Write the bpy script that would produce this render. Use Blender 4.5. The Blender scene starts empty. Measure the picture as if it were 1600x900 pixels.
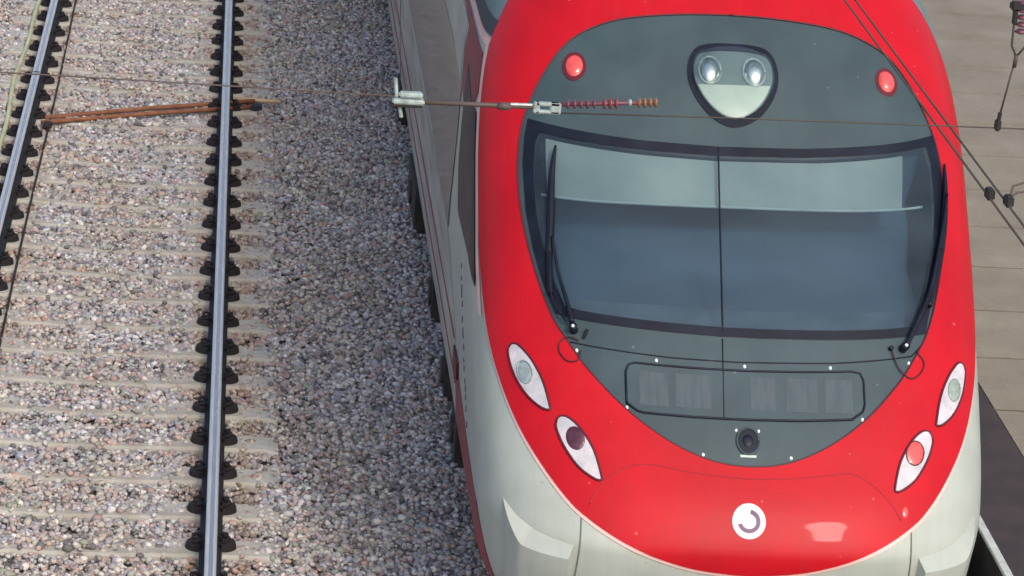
import bpy, bmesh, math, random
import numpy as np
from mathutils import Vector, Matrix
from mathutils.geometry import delaunay_2d_cdt
random.seed(7); rng = np.random.default_rng(11)
sc = bpy.context.scene; col = sc.collection

# ------------------------------------------------------------ camera
FPX, VX, VY, ROLL, CAMH = 5068.6, 399.57, -1254.7, -0.045, 7.751
dv = Vector((VX-800, 450-VY, FPX)); dn = dv.normalized()
lv = Vector((1, ROLL, -(dv.x+ROLL*dv.y)/FPX)).normalized()
nv = Vector((dn.y*lv.z-dn.z*lv.y, dn.z*lv.x-dn.x*lv.z, dn.x*lv.y-dn.y*lv.x))
if nv.y < 0: nv = -nv
cam = bpy.data.cameras.new('camera'); co = bpy.data.objects.new('camera', cam); col.objects.link(co)
co.matrix_world = Matrix(((lv.x, lv.y, -lv.z, 0), (dn.x, dn.y, -dn.z, 0), (nv.x, nv.y, -nv.z, CAMH), (0, 0, 0, 1)))
cam.sensor_width = 36; cam.lens = FPX/1600*36; cam.clip_start = .1; cam.clip_end = 2000
sc.camera = co

# ------------------------------------------------------------ sky, sun, exposure
SUN = Vector((0.28, -0.68, 0.66)).normalized()
el = math.asin(SUN.z); az = math.atan2(SUN.x, SUN.y)
w = bpy.data.worlds.new('World'); sc.world = w; w.use_nodes = True
nt = w.node_tree; bg = nt.nodes['Background']
sky = nt.nodes.new('ShaderNodeTexSky'); sky.sky_type = 'NISHITA'; sky.sun_disc = False
sky.sun_elevation = el; sky.sun_rotation = az; sky.air_density = 1.0; sky.dust_density = 4.0; sky.ozone_density = 1.0
nt.links.new(sky.outputs[0], bg.inputs[0]); bg.inputs[1].default_value = 0.15
sl = bpy.data.lights.new('sun', 'SUN'); sl.energy = 0.85; sl.angle = math.radians(7); sl.color = (1, .95, .88)
so = bpy.data.objects.new('sun', sl); col.objects.link(so)
so.rotation_euler = (-SUN).to_track_quat('-Z', 'Y').to_euler()
sc.view_settings.view_transform = 'Standard'; sc.view_settings.look = 'None'
sc.view_settings.gamma = 1; sc.view_settings.use_curve_mapping = False
sc.view_settings.exposure = 0.40
sc.render.engine = 'CYCLES'

# ------------------------------------------------------------ material helpers
def lin(r, g, b):
    f = lambda c: (c/255/12.92) if c/255 <= .04045 else ((c/255+.055)/1.055)**2.4
    return (f(r), f(g), f(b))
def mat(name, c, rough=.5, metal=0, var=.12, scale=6, bump=0, bscale=60, coat=0, c2=None, spec=.5, detail=4, stretch=None):
    m = bpy.data.materials.new(name); m.use_nodes = True; t = m.node_tree; N = t.nodes; L = t.links
    p = N['Principled BSDF']; p.inputs['Roughness'].default_value = rough; p.inputs['Metallic'].default_value = metal
    p.inputs['Coat Weight'].default_value = coat; p.inputs['Coat Roughness'].default_value = .04
    p.inputs['Specular IOR Level'].default_value = spec
    tc = N.new('ShaderNodeTexCoord'); vec = tc.outputs['Object']
    if stretch:
        mp = N.new('ShaderNodeMapping'); mp.inputs['Scale'].default_value = stretch; L.new(vec, mp.inputs[0]); vec = mp.outputs[0]
    n = N.new('ShaderNodeTexNoise'); n.inputs['Scale'].default_value = scale; n.inputs['Detail'].default_value = detail
    L.new(vec, n.inputs['Vector'])
    r = N.new('ShaderNodeValToRGB'); L.new(n.outputs['Fac'], r.inputs[0])
    a = c2 if c2 else tuple(x*(1-var) for x in c); b = c if c2 else tuple(min(1, x*(1+var)) for x in c)
    r.color_ramp.elements[0].position = .35; r.color_ramp.elements[1].position = .68
    r.color_ramp.elements[0].color = (*a, 1); r.color_ramp.elements[1].color = (*b, 1)
    L.new(r.outputs[0], p.inputs['Base Color'])
    mr = N.new('ShaderNodeMapRange'); mr.inputs['To Min'].default_value = max(0.03, rough-.06); mr.inputs['To Max'].default_value = min(1, rough+.08)
    L.new(n.outputs['Fac'], mr.inputs[0]); L.new(mr.outputs[0], p.inputs['Roughness'])
    if bump:
        n2 = N.new('ShaderNodeTexNoise'); n2.inputs['Scale'].default_value = bscale; n2.inputs['Detail'].default_value = 6
        L.new(vec, n2.inputs['Vector'])
        bp = N.new('ShaderNodeBump'); bp.inputs['Strength'].default_value = bump; bp.inputs['Distance'].default_value = .01
        L.new(n2.outputs['Fac'], bp.inputs['Height']); L.new(bp.outputs[0], p.inputs['Normal'])
    return m

M = {}
M['red'] = mat('red_paint', (.50, .006, .015), .46, var=.10, scale=2.2, coat=.06, bump=.05, bscale=5, spec=.18)
M['white'] = mat('offwhite_paint', (.46, .50, .445), .45, c2=(.40, .44, .39), scale=3.5, coat=.15, bump=.04, bscale=8)
M['side'] = mat('dusty_side_paint', (.48, .47, .41), .6, c2=(.30, .275, .25), scale=3, stretch=(1, .35, 3))  # base colour lightened to offset the shade on this side
M['sidewhite'] = mat('cream_side_paint', (.50, .50, .43), .5, c2=(.40, .40, .35), scale=4, stretch=(1, .5, 2))
M['trim'] = mat('pale_trim', (.80, .50, .46), .4, var=.05)
M['sidered'] = mat('dull_red_paint', (.30, .03, .05), .5, c2=(.2, .022, .035), scale=6)
M['grey'] = mat('grey_mask_paint', (.045, .074, .084), .45, var=.12, scale=3, coat=.04, bump=.04, bscale=12, spec=.35)
M['black'] = mat('black_rubber', (.008, .011, .022), .42, var=.3, spec=.25)
M['dark'] = mat('dark_underframe', (.022, .020, .022), .8, c2=(.05, .042, .036), scale=9, bump=.4)
M['sideglass'] = mat('tinted_side_glass', (.17, .155, .145), .35, c2=(.10, .098, .095), scale=5, coat=.5, stretch=(1, .4, 1.5))  # glass colour raised to make up for shade on the left wall
M['roof'] = mat('roof_paint', (.16, .24, .25), .5, c2=(.10, .15, .16), scale=3)
M['gutter'] = mat('gutter', (.03, .035, .05), .6)
M['redlens'] = mat('red_lens', (.85, .09, .08), .15, coat=.8, var=.15, scale=30)
M['darklens'] = mat('maroon_lens', (.075, .015, .03), .15, coat=.8, var=.4, scale=30)
M['clearlens'] = mat('grey_lens', (.28, .34, .35), .15, coat=.8, var=.2, scale=30)
M['greenlens'] = mat('greengrey_lens', (.30, .37, .31), .15, coat=.8, var=.2, scale=30)
M['housing'] = mat('lamp_housing', (.66, .60, .64), .25, c2=(.45, .46, .48), scale=9, coat=.5)
M['lamprim'] = mat('lamp_rim', (.10, .006, .014), .5)
M['murk'] = mat('murky_grille', (.066, .095, .105), .6, c2=(.047, .068, .085), scale=5, stretch=(6, 1, 1))
M['silver'] = mat('silver_plate', (.44, .52, .46), .38, var=.1, metal=.0)
M['bowl'] = mat('reflector', (.80, .86, .83), .24, metal=1, var=.15)
M['lampback'] = mat('lamp_back', (.13, .19, .19), .4)
M['blind'] = mat('roller_blind', (.33, .375, .34), .7, c2=(.20, .25, .245), scale=1.6)
M['blindbar'] = mat('blind_bar', (.34, .41, .42), .6)
M['cab'] = mat('cab_interior', (.036, .078, .125), .8, c2=(.026, .058, .098), scale=2.5)
M['dash'] = mat('dashboard', (.06, .095, .135), .7, var=.2)
M['logow'] = mat('logo_white', (.74, .60, .65), .35, var=.03)
M['logop'] = mat('logo_purple', (.09, .02, .10), .4)
M['bolt'] = mat('bolt_metal', (.75, .78, .78), .35, var=.1)
M['seamred'] = mat('seam_red', (.33, .005, .012), .6)
M['seamgrey'] = mat('seam_grey', (.16, .17, .15), .7)  # plain grey for the front panel joint lines
M['purple'] = mat('purple_lettering', (.16, .11, .16), .6)
M['steel'] = mat('polished_rail', (.52, .53, .545), .42, metal=.2, var=.12, scale=8, stretch=(8, .4, 1))
M['worn'] = mat('worn_band', (.40, .41, .44), .25, metal=.6, var=.1, scale=8, stretch=(8, .4, 1))
M['railweb'] = mat('rail_web', (.010, .014, .024), .75, c2=(.022, .018, .020), scale=6)
M['clip'] = mat('clip_iron', (.007, .007, .011), .85, c2=(.018, .010, .011), scale=14)
M['concrete'] = mat('sleeper_concrete', (.48, .465, .42), .9, c2=(.35, .32, .27), scale=5, bump=.5, bscale=40)
M['rust'] = mat('rusty_steel', (.29, .12, .06), .85, c2=(.19, .075, .04), scale=14, bump=.3)
M['palewood'] = mat('pale_end', (.60, .44, .28), .8)
M['pale'] = mat('pale_conduit', (.55, .58, .36), .7, c2=(.42, .46, .28), scale=4)
M['cable'] = mat('black_cable', (.02, .018, .02), .7)
M['coping'] = mat('white_edge_paint', (.62, .66, .62), .7, c2=(.45, .47, .44), scale=8)
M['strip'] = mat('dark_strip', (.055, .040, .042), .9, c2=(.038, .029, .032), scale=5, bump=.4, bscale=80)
M['pwall'] = mat('platform_wall', (.06, .055, .055), .9, var=.3)
M['wire'] = mat('catenary_wire', (.065, .055, .045), .6)
M['rod'] = mat('brown_rod', (.10, .075, .065), .6)
M['galv'] = mat('galvanised', (.42, .50, .48), .4, metal=.3, var=.25, scale=40)
M['maroonshed'] = mat('maroon_insulator', (.15, .05, .07), .45, coat=.2)
M['redshed'] = mat('red_insulator', (.24, .045, .06), .45, coat=.2)
M['ambershed'] = mat('amber_insulator', (.22, .12, .06), .45, coat=.2)
M['hose'] = mat('dark_hose', (.05, .01, .015), .6)

def weather(m, speck, amt, streak=.12):
    t = m.node_tree; N = t.nodes; L = t.links; p = N['Principled BSDF']; src = p.inputs['Base Color'].links[0].from_socket
    tc = N.new('ShaderNodeTexCoord'); v = N.new('ShaderNodeTexVoronoi'); v.inputs['Scale'].default_value = 16; L.new(tc.outputs['Object'], v.inputs['Vector'])
    sep = N.new('ShaderNodeSeparateColor'); L.new(v.outputs['Color'], sep.inputs[0])
    sz = N.new('ShaderNodeMapRange'); sz.inputs['From Min'].default_value = .87; sz.inputs['To Max'].default_value = .17; sz.inputs['To Min'].default_value = 0; L.new(sep.outputs[0], sz.inputs[0])
    lt = N.new('ShaderNodeMath'); lt.operation = 'LESS_THAN'; L.new(v.outputs['Distance'], lt.inputs[0]); L.new(sz.outputs[0], lt.inputs[1])
    ml = N.new('ShaderNodeMath'); ml.operation = 'MULTIPLY'; ml.inputs[1].default_value = amt; L.new(lt.outputs[0], ml.inputs[0])
    mp = N.new('ShaderNodeMapping'); mp.inputs['Scale'].default_value = (9, 1.2, .7); L.new(tc.outputs['Object'], mp.inputs[0])
    nz = N.new('ShaderNodeTexNoise'); nz.inputs['Scale'].default_value = 2.5; nz.inputs['Detail'].default_value = 6; nz.inputs['Roughness'].default_value = .7; L.new(mp.outputs[0], nz.inputs['Vector'])
    mr = N.new('ShaderNodeMapRange'); mr.inputs['From Min'].default_value = .5; mr.inputs['From Max'].default_value = .8; mr.inputs['To Max'].default_value = streak; L.new(nz.outputs['Fac'], mr.inputs[0])
    a = N.new('ShaderNodeMix'); a.data_type = 'RGBA'; L.new(mr.outputs[0], a.inputs[0]); L.new(src, a.inputs[6]); a.inputs[7].default_value = (.10, .085, .07, 1)
    b = N.new('ShaderNodeMix'); b.data_type = 'RGBA'; L.new(ml.outputs[0], b.inputs[0]); L.new(a.outputs[2], b.inputs[6]); b.inputs[7].default_value = (*speck, 1)
    L.new(b.outputs[2], p.inputs['Base Color'])
weather(M['red'], (.62, .20, .18), .35, .10); weather(M['grey'], (.20, .23, .23), .35, .15); weather(M['white'], (.20, .17, .13), .3, .13)
weather(M['side'], (.2, .17, .14), .3, .5); weather(M['sidewhite'], (.2, .17, .14), .3, .35); weather(M['housing'], (.4, .38, .36), .2, .2)

def glassmat(name, tint, refl_rough=.04, mixc=.82):
    m = bpy.data.materials.new(name); m.use_nodes = True; t = m.node_tree; N = t.nodes; L = t.links
    for n in list(N): N.remove(n)
    out = N.new('ShaderNodeOutputMaterial'); tr = N.new('ShaderNodeBsdfTransparent'); tr.inputs[0].default_value = (*tint, 1)
    gl = N.new('ShaderNodeBsdfGlossy'); gl.inputs['Roughness'].default_value = refl_rough; gl.inputs[0].default_value = (.9, .95, 1, 1)
    fr = N.new('ShaderNodeFresnel'); fr.inputs[0].default_value = 1.5
    mul = N.new('ShaderNodeMath'); mul.operation = 'MULTIPLY_ADD'; mul.inputs[1].default_value = 1.0; mul.inputs[2].default_value = 0.0
    mx = N.new('ShaderNodeMixShader'); L.new(fr.outputs[0], mul.inputs[0]); L.new(mul.outputs[0], mx.inputs[0])
    L.new(tr.outputs[0], mx.inputs[1]); L.new(gl.outputs[0], mx.inputs[2])
    # a film of dust on the pane, tinted blue in place of reflected sky
    df = N.new('ShaderNodeBsdfDiffuse'); df.inputs[0].default_value = (.22, .32, .40, 1)
    nz = N.new('ShaderNodeTexNoise'); nz.inputs['Scale'].default_value = 2.6; nz.inputs['Detail'].default_value = 5
    tc = N.new('ShaderNodeTexCoord'); mp = N.new('ShaderNodeMapping'); mp.inputs['Scale'].default_value = (.6, 1, 2.2)
    L.new(tc.outputs['Object'], mp.inputs[0]); L.new(mp.outputs[0], nz.inputs['Vector'])
    mr = N.new('ShaderNodeMapRange'); mr.inputs['From Min'].default_value = .3; mr.inputs['From Max'].default_value = .75
    mr.inputs['To Min'].default_value = .06; mr.inputs['To Max'].default_value = .13; L.new(nz.outputs['Fac'], mr.inputs[0])
    m2 = N.new('ShaderNodeMixShader'); L.new(mr.outputs[0], m2.inputs[0]); L.new(mx.outputs[0], m2.inputs[1]); L.new(df.outputs[0], m2.inputs[2])
    L.new(m2.outputs[0], out.inputs[0]); return m
M['glass'] = glassmat('windshield_glass', (.74, .84, .88))
M['cover'] = glassmat('lamp_glass', (.92, .96, .95))

# ------------------------------------------------------------ object helpers
def link(o, parent=None):
    col.objects.link(o)
    if parent: o.parent = parent
    return o
def tag(o, label=None, cat=None, group=None, kind=None):
    if label: o['label'] = label
    if cat: o['category'] = cat
    if group: o['group'] = group
    if kind: o['kind'] = kind
    return o
def empty(name, loc, label, cat, group=None):
    o = bpy.data.objects.new(name, None); o.location = loc; o.empty_display_size = .1; link(o)
    return tag(o, label, cat, group)
def obj(name, verts, faces, m, parent=None, smooth=False, mats=None, midx=None, normals=None):
    me = bpy.data.meshes.new(name); me.from_pydata([tuple(v) for v in verts], [], faces); 
    for mm in (mats or [m]): me.materials.append(mm)
    if midx: me.polygons.foreach_set('material_index', midx)
    if smooth: me.polygons.foreach_set('use_smooth', [True]*len(me.polygons))
    me.update()
    if normals is not None: me.normals_split_custom_set_from_vertices([tuple(n) for n in normals])
    o = bpy.data.objects.new(name, me); link(o, parent)
    if parent and parent.type == 'EMPTY': # geometry is authored in world space: shift by the empty's base
        off = Vector(parent.location); me.transform(Matrix.Translation(-off))
    elif parent:
        g = parent.parent
        if g and g.type == 'EMPTY': me.transform(Matrix.Translation(-Vector(g.location)))
    return o
class MB:
    def __init__(s): s.v = []; s.f = []
    def add(s, v, f):
        b = len(s.v); s.v += [tuple(x) for x in v]; s.f += [tuple(i+b for i in q) for q in f]
    def box(s, a, b, bev=0):
        x0, y0, z0 = a; x1, y1, z1 = b
        if not bev:
            s.add([(x0,y0,z0),(x1,y0,z0),(x1,y1,z0),(x0,y1,z0),(x0,y0,z1),(x1,y0,z1),(x1,y1,z1),(x0,y1,z1)],
              [(0,3,2,1),(4,5,6,7),(0,1,5,4),(1,2,6,5),(2,3,7,6),(3,0,4,7)]); return
        bm = bmesh.new(); bmesh.ops.create_cube(bm, size=1)
        for v in bm.verts: v.co = Vector(((x0+x1)/2+v.co.x*(x1-x0), (y0+y1)/2+v.co.y*(y1-y0), (z0+z1)/2+v.co.z*(z1-z0)))
        bmesh.ops.bevel(bm, geom=bm.edges[:], offset=bev, segments=2, affect='EDGES')
        bm.verts.index_update(); s.add([v.co for v in bm.verts], [[v.index for v in f.verts] for f in bm.faces]); bm.free()
    def tube(s, pts, r, n=8, caps=True):
        pts = [Vector(p) for p in pts]; rs = r if isinstance(r, (list, tuple)) else [r]*len(pts)
        rings = []; prev = None
        for i, p in enumerate(pts):
            t = (pts[min(i+1, len(pts)-1)]-pts[max(i-1, 0)]).normalized()
            if prev is None: u = t.orthogonal().normalized()
            else: u = (prev-t*prev.dot(t)).normalized()
            prev = u; w_ = t.cross(u)
            rings.append([p+(u*math.cos(a)+w_*math.sin(a))*rs[i] for a in [k*2*math.pi/n for k in range(n)]])
        v = [q for R in rings for q in R]; f = []
        for i in range(len(pts)-1):
            for k in range(n): f.append((i*n+k, i*n+(k+1) % n, (i+1)*n+(k+1) % n, (i+1)*n+k))
        if caps: f.append(tuple(range(n))[::-1]); f.append(tuple((len(pts)-1)*n+k for k in range(n)))
        s.add(v, f)
    def build(s, name, m, parent=None, smooth=False): return obj(name, s.v, s.f, m, parent, smooth)

# ------------------------------------------------------------ the train's nose as a smooth surface of (s, z)
D = 1.15; NE = 3.2; W0 = 1.475; XC = 3.0
ZP = [0.2,0.45,0.7,0.93,1.1,1.4,1.8,2.3,2.84,3.04,3.3,3.5,3.7,3.85,3.93,3.97]
YP = [16.55,16.28,16.12,16.08,16.16,16.42,16.83,17.35,17.92,18.13,18.43,18.70,19.08,19.55,20.0,20.6]
dd = [(YP[i+1]-YP[i])/(ZP[i+1]-ZP[i]) for i in range(len(ZP)-1)]
MS = [dd[0]]+[0 if dd[i-1]*dd[i] <= 0 else 2*dd[i-1]*dd[i]/(dd[i-1]+dd[i]) for i in range(1, len(dd))]+[dd[-1]]
def Y0(z):
    z = min(max(z, ZP[0]), ZP[-1])
    for i in range(len(ZP)-1):
        if z <= ZP[i+1]: break
    h = ZP[i+1]-ZP[i]; t = (z-ZP[i])/h
    return (2*t**3-3*t*t+1)*YP[i]+(t**3-2*t*t+t)*h*MS[i]+(-2*t**3+3*t*t)*YP[i+1]+(t**3-t*t)*h*MS[i+1]
def Wd(z):
    if z < 1.9: return W0-.072*min(1.25, (1.9-z)/1.4)**1.7
    if z < 2.4: return W0
    t = min((z-2.4)/1.6, .999)
    return W0*(1-t**2.5)**(1/2.5)
_N = 400; _tab = [(0, 0, 0)]
_a = 0; _px = 0; _py = 0
for i in range(1, _N+1):
    ph = i/_N*math.pi/2; x = math.sin(ph)**(2/NE); y = D*(1-max(math.cos(ph), 0)**(2/NE)) if i < _N else D
    _a += math.hypot((x-_px)*W0, y-_py); _tab.append((_a, x, y)); _px, _py = x, y
S1 = _tab[-1][0]
def plan(s):
    a = abs(s); sg = 1 if s >= 0 else -1
    if a >= S1: return sg*1.0, D+a-S1
    lo, hi = 0, _N
    while hi-lo > 1:
        m = (lo+hi)//2
        if _tab[m][0] <= a: lo = m
        else: hi = m
    A, B = _tab[lo], _tab[hi]; t = (a-A[0])/(B[0]-A[0])
    return sg*(A[1]+t*(B[1]-A[1])), A[2]+t*(B[2]-A[2])
def S(s, z):
    x, y = plan(s); return Vector((XC+x*Wd(z), Y0(z)+y, z))
def Nn(s, z):
    e = .012
    n = (S(s+e, z)-S(s-e, z)).cross(S(s, z+e)-S(s, z-e))
    return n.normalized() if n.length > 1e-12 else Vector((0, 0, 1))
def SY(y, z): return -(S1+y-Y0(z)-D)          # s of a point on the left side wall at world y

def inpoly(x, y, P):
    c = False; j = len(P)-1
    for i in range(len(P)):
        xi, yi = P[i]; xj, yj = P[j]
        if (yi > y) != (yj > y) and x < (xj-xi)*(y-yi)/(yj-yi)+xi: c = not c
        j = i
    return c
def densify(P, step):
    out = []
    for i in range(len(P)):
        a = P[i]; b = P[(i+1) % len(P)]; L = math.hypot(b[0]-a[0], b[1]-a[1]); n = max(1, int(L/step))
        for k in range(n): out.append((a[0]+(b[0]-a[0])*k/n, a[1]+(b[1]-a[1])*k/n))
    return out
def spline(P, n=5, closed=True):
    out = []; N = len(P)
    for i in range(N if closed else N-1):
        p0, p1, p2, p3 = (P[(i-1) % N] if closed or i > 0 else P[0]), P[i], P[(i+1) % N], (P[(i+2) % N] if closed or i+2 < N else P[N-1])
        for k in range(n):
            t = k/n
            out.append(tuple(.5*((2*p1[j])+(-p0[j]+p2[j])*t+(2*p0[j]-5*p1[j]+4*p2[j]-p3[j])*t*t+(-p0[j]+3*p1[j]-3*p2[j]+p3[j])*t**3) for j in range(2)))
    if not closed: out.append(P[-1])
    return out
def mirror(P): return [(-a, b) for a, b in P][::-1]
def patch(name, outer, m, parent, off=.004, holes=(), gs=.06, gz=.05, rim=.006, dens=.03, offf=None, autonorm=False):
    """a panel lying on the nose surface: outline in (s,z), triangulated, lifted by off metres, with a turned-in rim"""
    outer = densify(outer, dens); holes = [densify(h, dens) for h in holes]
    pts = []; edges = []
    for P in [outer]+holes:
        b = len(pts); pts += P; edges += [(b+i, b+(i+1) % len(P)) for i in range(len(P))]
    s0 = min(p[0] for p in outer); s1 = max(p[0] for p in outer); z0 = min(p[1] for p in outer); z1 = max(p[1] for p in outer)
    B = np.array(pts); ns = int((s1-s0)/gs)+1; nz = int((z1-z0)/gz)+1
    for i in range(ns+1):
        for j in range(nz+1):
            a = s0+(i+.5*(j % 2))*(s1-s0)/max(ns, 1); c = z0+j*(z1-z0)/max(nz, 1)
            if a > s1: continue
            if not inpoly(a, c, outer) or any(inpoly(a, c, h) for h in holes): continue
            if np.min((B[:, 0]-a)**2+(B[:, 1]-c)**2) < (.35*min(gs, gz))**2: continue
            pts.append((a, c))
    vo, eo, fo, _, _, _ = delaunay_2d_cdt([Vector(p) for p in pts], edges, [], 0, 1e-6)
    V2 = [(v.x, v.y) for v in vo]; F = []
    for f in fo:
        cx = sum(V2[i][0] for i in f)/3; cy = sum(V2[i][1] for i in f)/3
        if inpoly(cx, cy, outer) and not any(inpoly(cx, cy, h) for h in holes): F.append(tuple(f))
    used = sorted({i for f in F for i in f}); re = {u: k for k, u in enumerate(used)}
    V2 = [V2[u] for u in used]; F = [tuple(re[i] for i in f) for f in F]
    NN = [Nn(*p) for p in V2]; o_ = [(offf(*p) if offf else off) for p in V2]
    V = [S(*p)+n*o for p, n, o in zip(V2, NN, o_)]
    F2 = []
    for f in F:
        a, b, c = [V[i] for i in f]
        F2.append(f if (b-a).cross(c-a).dot(NN[f[0]]) > 0 else f[::-1])
    nr = list(NN)
    if rim:
        cnt = {}
        for f in F2:
            for i in range(3):
                e = (f[i], f[(i+1) % 3]); cnt[e] = 1
        bd = [e for e in cnt if (e[1], e[0]) not in cnt]
        mp = {}
        for a, b in bd:
            for v in (a, b):
                if v not in mp:
                    mp[v] = len(V); V.append(V[v]); nr.append(NN[v]); V.append(V[v]-NN[v]*rim); nr.append(NN[v])
            F2.append((mp[b], mp[a], mp[a]+1, mp[b]+1))
    o = obj(name, V, F2, m, parent, smooth=True, normals=None if autonorm else nr)
    return o
def ribbon(name, P, r, m, parent, off=0.0, closed=False, n=6, dens=.03, make=True, mb=None):
    Q = densify(P, dens) if closed else densify(P, dens)[:-max(1, int(math.hypot(P[0][0]-P[-1][0], P[0][1]-P[-1][1])/dens))]+[P[-1]]
    if closed: Q = Q+[Q[0]]
    pts = [S(*p)+Nn(*p)*off for p in Q]
    b = mb or MB(); b.tube(pts, r, n)
    return b.build(name, m, parent, smooth=True) if make else None
def ell(cs, cz, rs, rz, n=28): return [(cs+rs*math.cos(k*2*math.pi/n), cz+rz*math.sin(k*2*math.pi/n)) for k in range(n)]
def dome(name, cs, cz, rs, rz, h, m, parent, base=.01):
    f = lambda s, z: base+h*math.sqrt(max(0, 1-((s-cs)/rs)**2-((z-cz)/rz)**2))
    return patch(name, ell(cs, cz, rs, rz), m, parent, offf=f, gs=rs/4, gz=rz/4, rim=.004, dens=.02, autonorm=True)

# ============================================================ GROUND
mg = bpy.data.materials.new('ballast_bed'); mg.use_nodes = True; t = mg.node_tree; p = t.nodes['Principled BSDF']; p.inputs['Roughness'].default_value = .95
tc = t.nodes.new('ShaderNodeTexCoord'); vo = t.nodes.new('ShaderNodeTexVoronoi'); vo.inputs['Scale'].default_value = 26
t.links.new(tc.outputs['Object'], vo.inputs['Vector'])
cr = t.nodes.new('ShaderNodeValToRGB'); sep = t.nodes.new('ShaderNodeSeparateColor'); t.links.new(vo.outputs['Color'], sep.inputs[0]); t.links.new(sep.outputs[0], cr.inputs[0])
cr.color_ramp.elements[0].color = (.10, .085, .08, 1); cr.color_ramp.elements[1].color = (.30, .28, .27, 1)
t.links.new(cr.outputs[0], p.inputs['Base Color'])
bp = t.nodes.new('ShaderNodeBump'); bp.inputs['Strength'].default_value = 1; bp.inputs['Distance'].default_value = .03; bp.invert = True
t.links.new(vo.outputs['Distance'], bp.inputs['Height']); t.links.new(bp.outputs[0], p.inputs['Normal'])
tag(obj('ground', [(-400,-200,-.235),(400,-200,-.235),(400,600,-.235),(-400,600,-.235)], [(0,1,2,3)], mg), kind='structure')

# ballast stones
ms = bpy.data.materials.new('ballast_stone'); ms.use_nodes = True; t = ms.node_tree; N = t.nodes; L = t.links; p = N['Principled BSDF']; p.inputs['Roughness'].default_value = .85
geo = N.new('ShaderNodeNewGeometry'); cr = N.new('ShaderNodeValToRGB'); cr.color_ramp.interpolation = 'CONSTANT'
L.new(geo.outputs['Random Per Island'], cr.inputs[0])
cols = [tuple(min(.72, x*1.04+.055) for x in c) for c in [(.28,.265,.265),(.40,.37,.36),(.48,.455,.44),(.33,.225,.205),(.205,.20,.215),(.30,.31,.37),(.43,.385,.33),(.10,.095,.105),(.38,.315,.34),(.53,.52,.50),(.25,.28,.235),(.43,.30,.25),(.34,.335,.35),(.62,.60,.58),(.145,.13,.14),(.36,.37,.35)]]
els = cr.color_ramp.elements
els[0].color = (*cols[0], 1); els[0].position = 0; els[1].position = 1/16; els[1].color = (*cols[1], 1)
for i in range(2, 16): e = els.new(i/16); e.color = (*cols[i], 1)
tc = N.new('ShaderNodeTexCoord'); nz = N.new('ShaderNodeTexNoise'); nz.inputs['Scale'].default_value = 1.3; nz.inputs['Detail'].default_value = 3
L.new(tc.outputs['Object'], nz.inputs['Vector'])
cr2 = N.new('ShaderNodeValToRGB'); cr2.color_ramp.elements[0].position = .38; cr2.color_ramp.elements[1].position = .62
cr2.color_ramp.elements[0].color = (.95, .90, .83, 1); cr2.color_ramp.elements[1].color = (.98, .98, 1.0, 1); L.new(nz.outputs['Fac'], cr2.inputs[0])
mx = N.new('ShaderNodeMix'); mx.data_type = 'RGBA'; mx.blend_type = 'MULTIPLY'; mx.inputs[0].default_value = 1
L.new(cr.outputs[0], mx.inputs[6]); L.new(cr2.outputs[0], mx.inputs[7])
# rust dust beside the two rails (world x of the rails)
sx = N.new('ShaderNodeSeparateXYZ'); L.new(tc.outputs['Object'], sx.inputs[0])
prev = None
for cx_, wd_ in ((-.03, .11), (.31, .12), (-1.48, .10), (-1.80, .10)):
    sb = N.new('ShaderNodeMath'); sb.operation = 'SUBTRACT'; L.new(sx.outputs[0], sb.inputs[0]); sb.inputs[1].default_value = cx_
    ab = N.new('ShaderNodeMath'); ab.operation = 'ABSOLUTE'; L.new(sb.outputs[0], ab.inputs[0])
    mr = N.new('ShaderNodeMapRange'); mr.inputs['From Min'].default_value = wd_; mr.inputs['From Max'].default_value = 0; mr.inputs['To Max'].default_value = .55; L.new(ab.outputs[0], mr.inputs[0])
    if prev is None: prev = mr.outputs[0]
    else:
        ad = N.new('ShaderNodeMath'); ad.operation = 'MAXIMUM'; L.new(prev, ad.inputs[0]); L.new(mr.outputs[0], ad.inputs[1]); prev = ad.outputs[0]
mx2 = N.new('ShaderNodeMix'); mx2.data_type = 'RGBA'; L.new(prev, mx2.inputs[0]); L.new(mx.outputs[2], mx2.inputs[6]); mx2.inputs[7].default_value = (.30, .19, .12, 1)
L.new(mx2.outputs[2], p.inputs['Base Color'])

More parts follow.
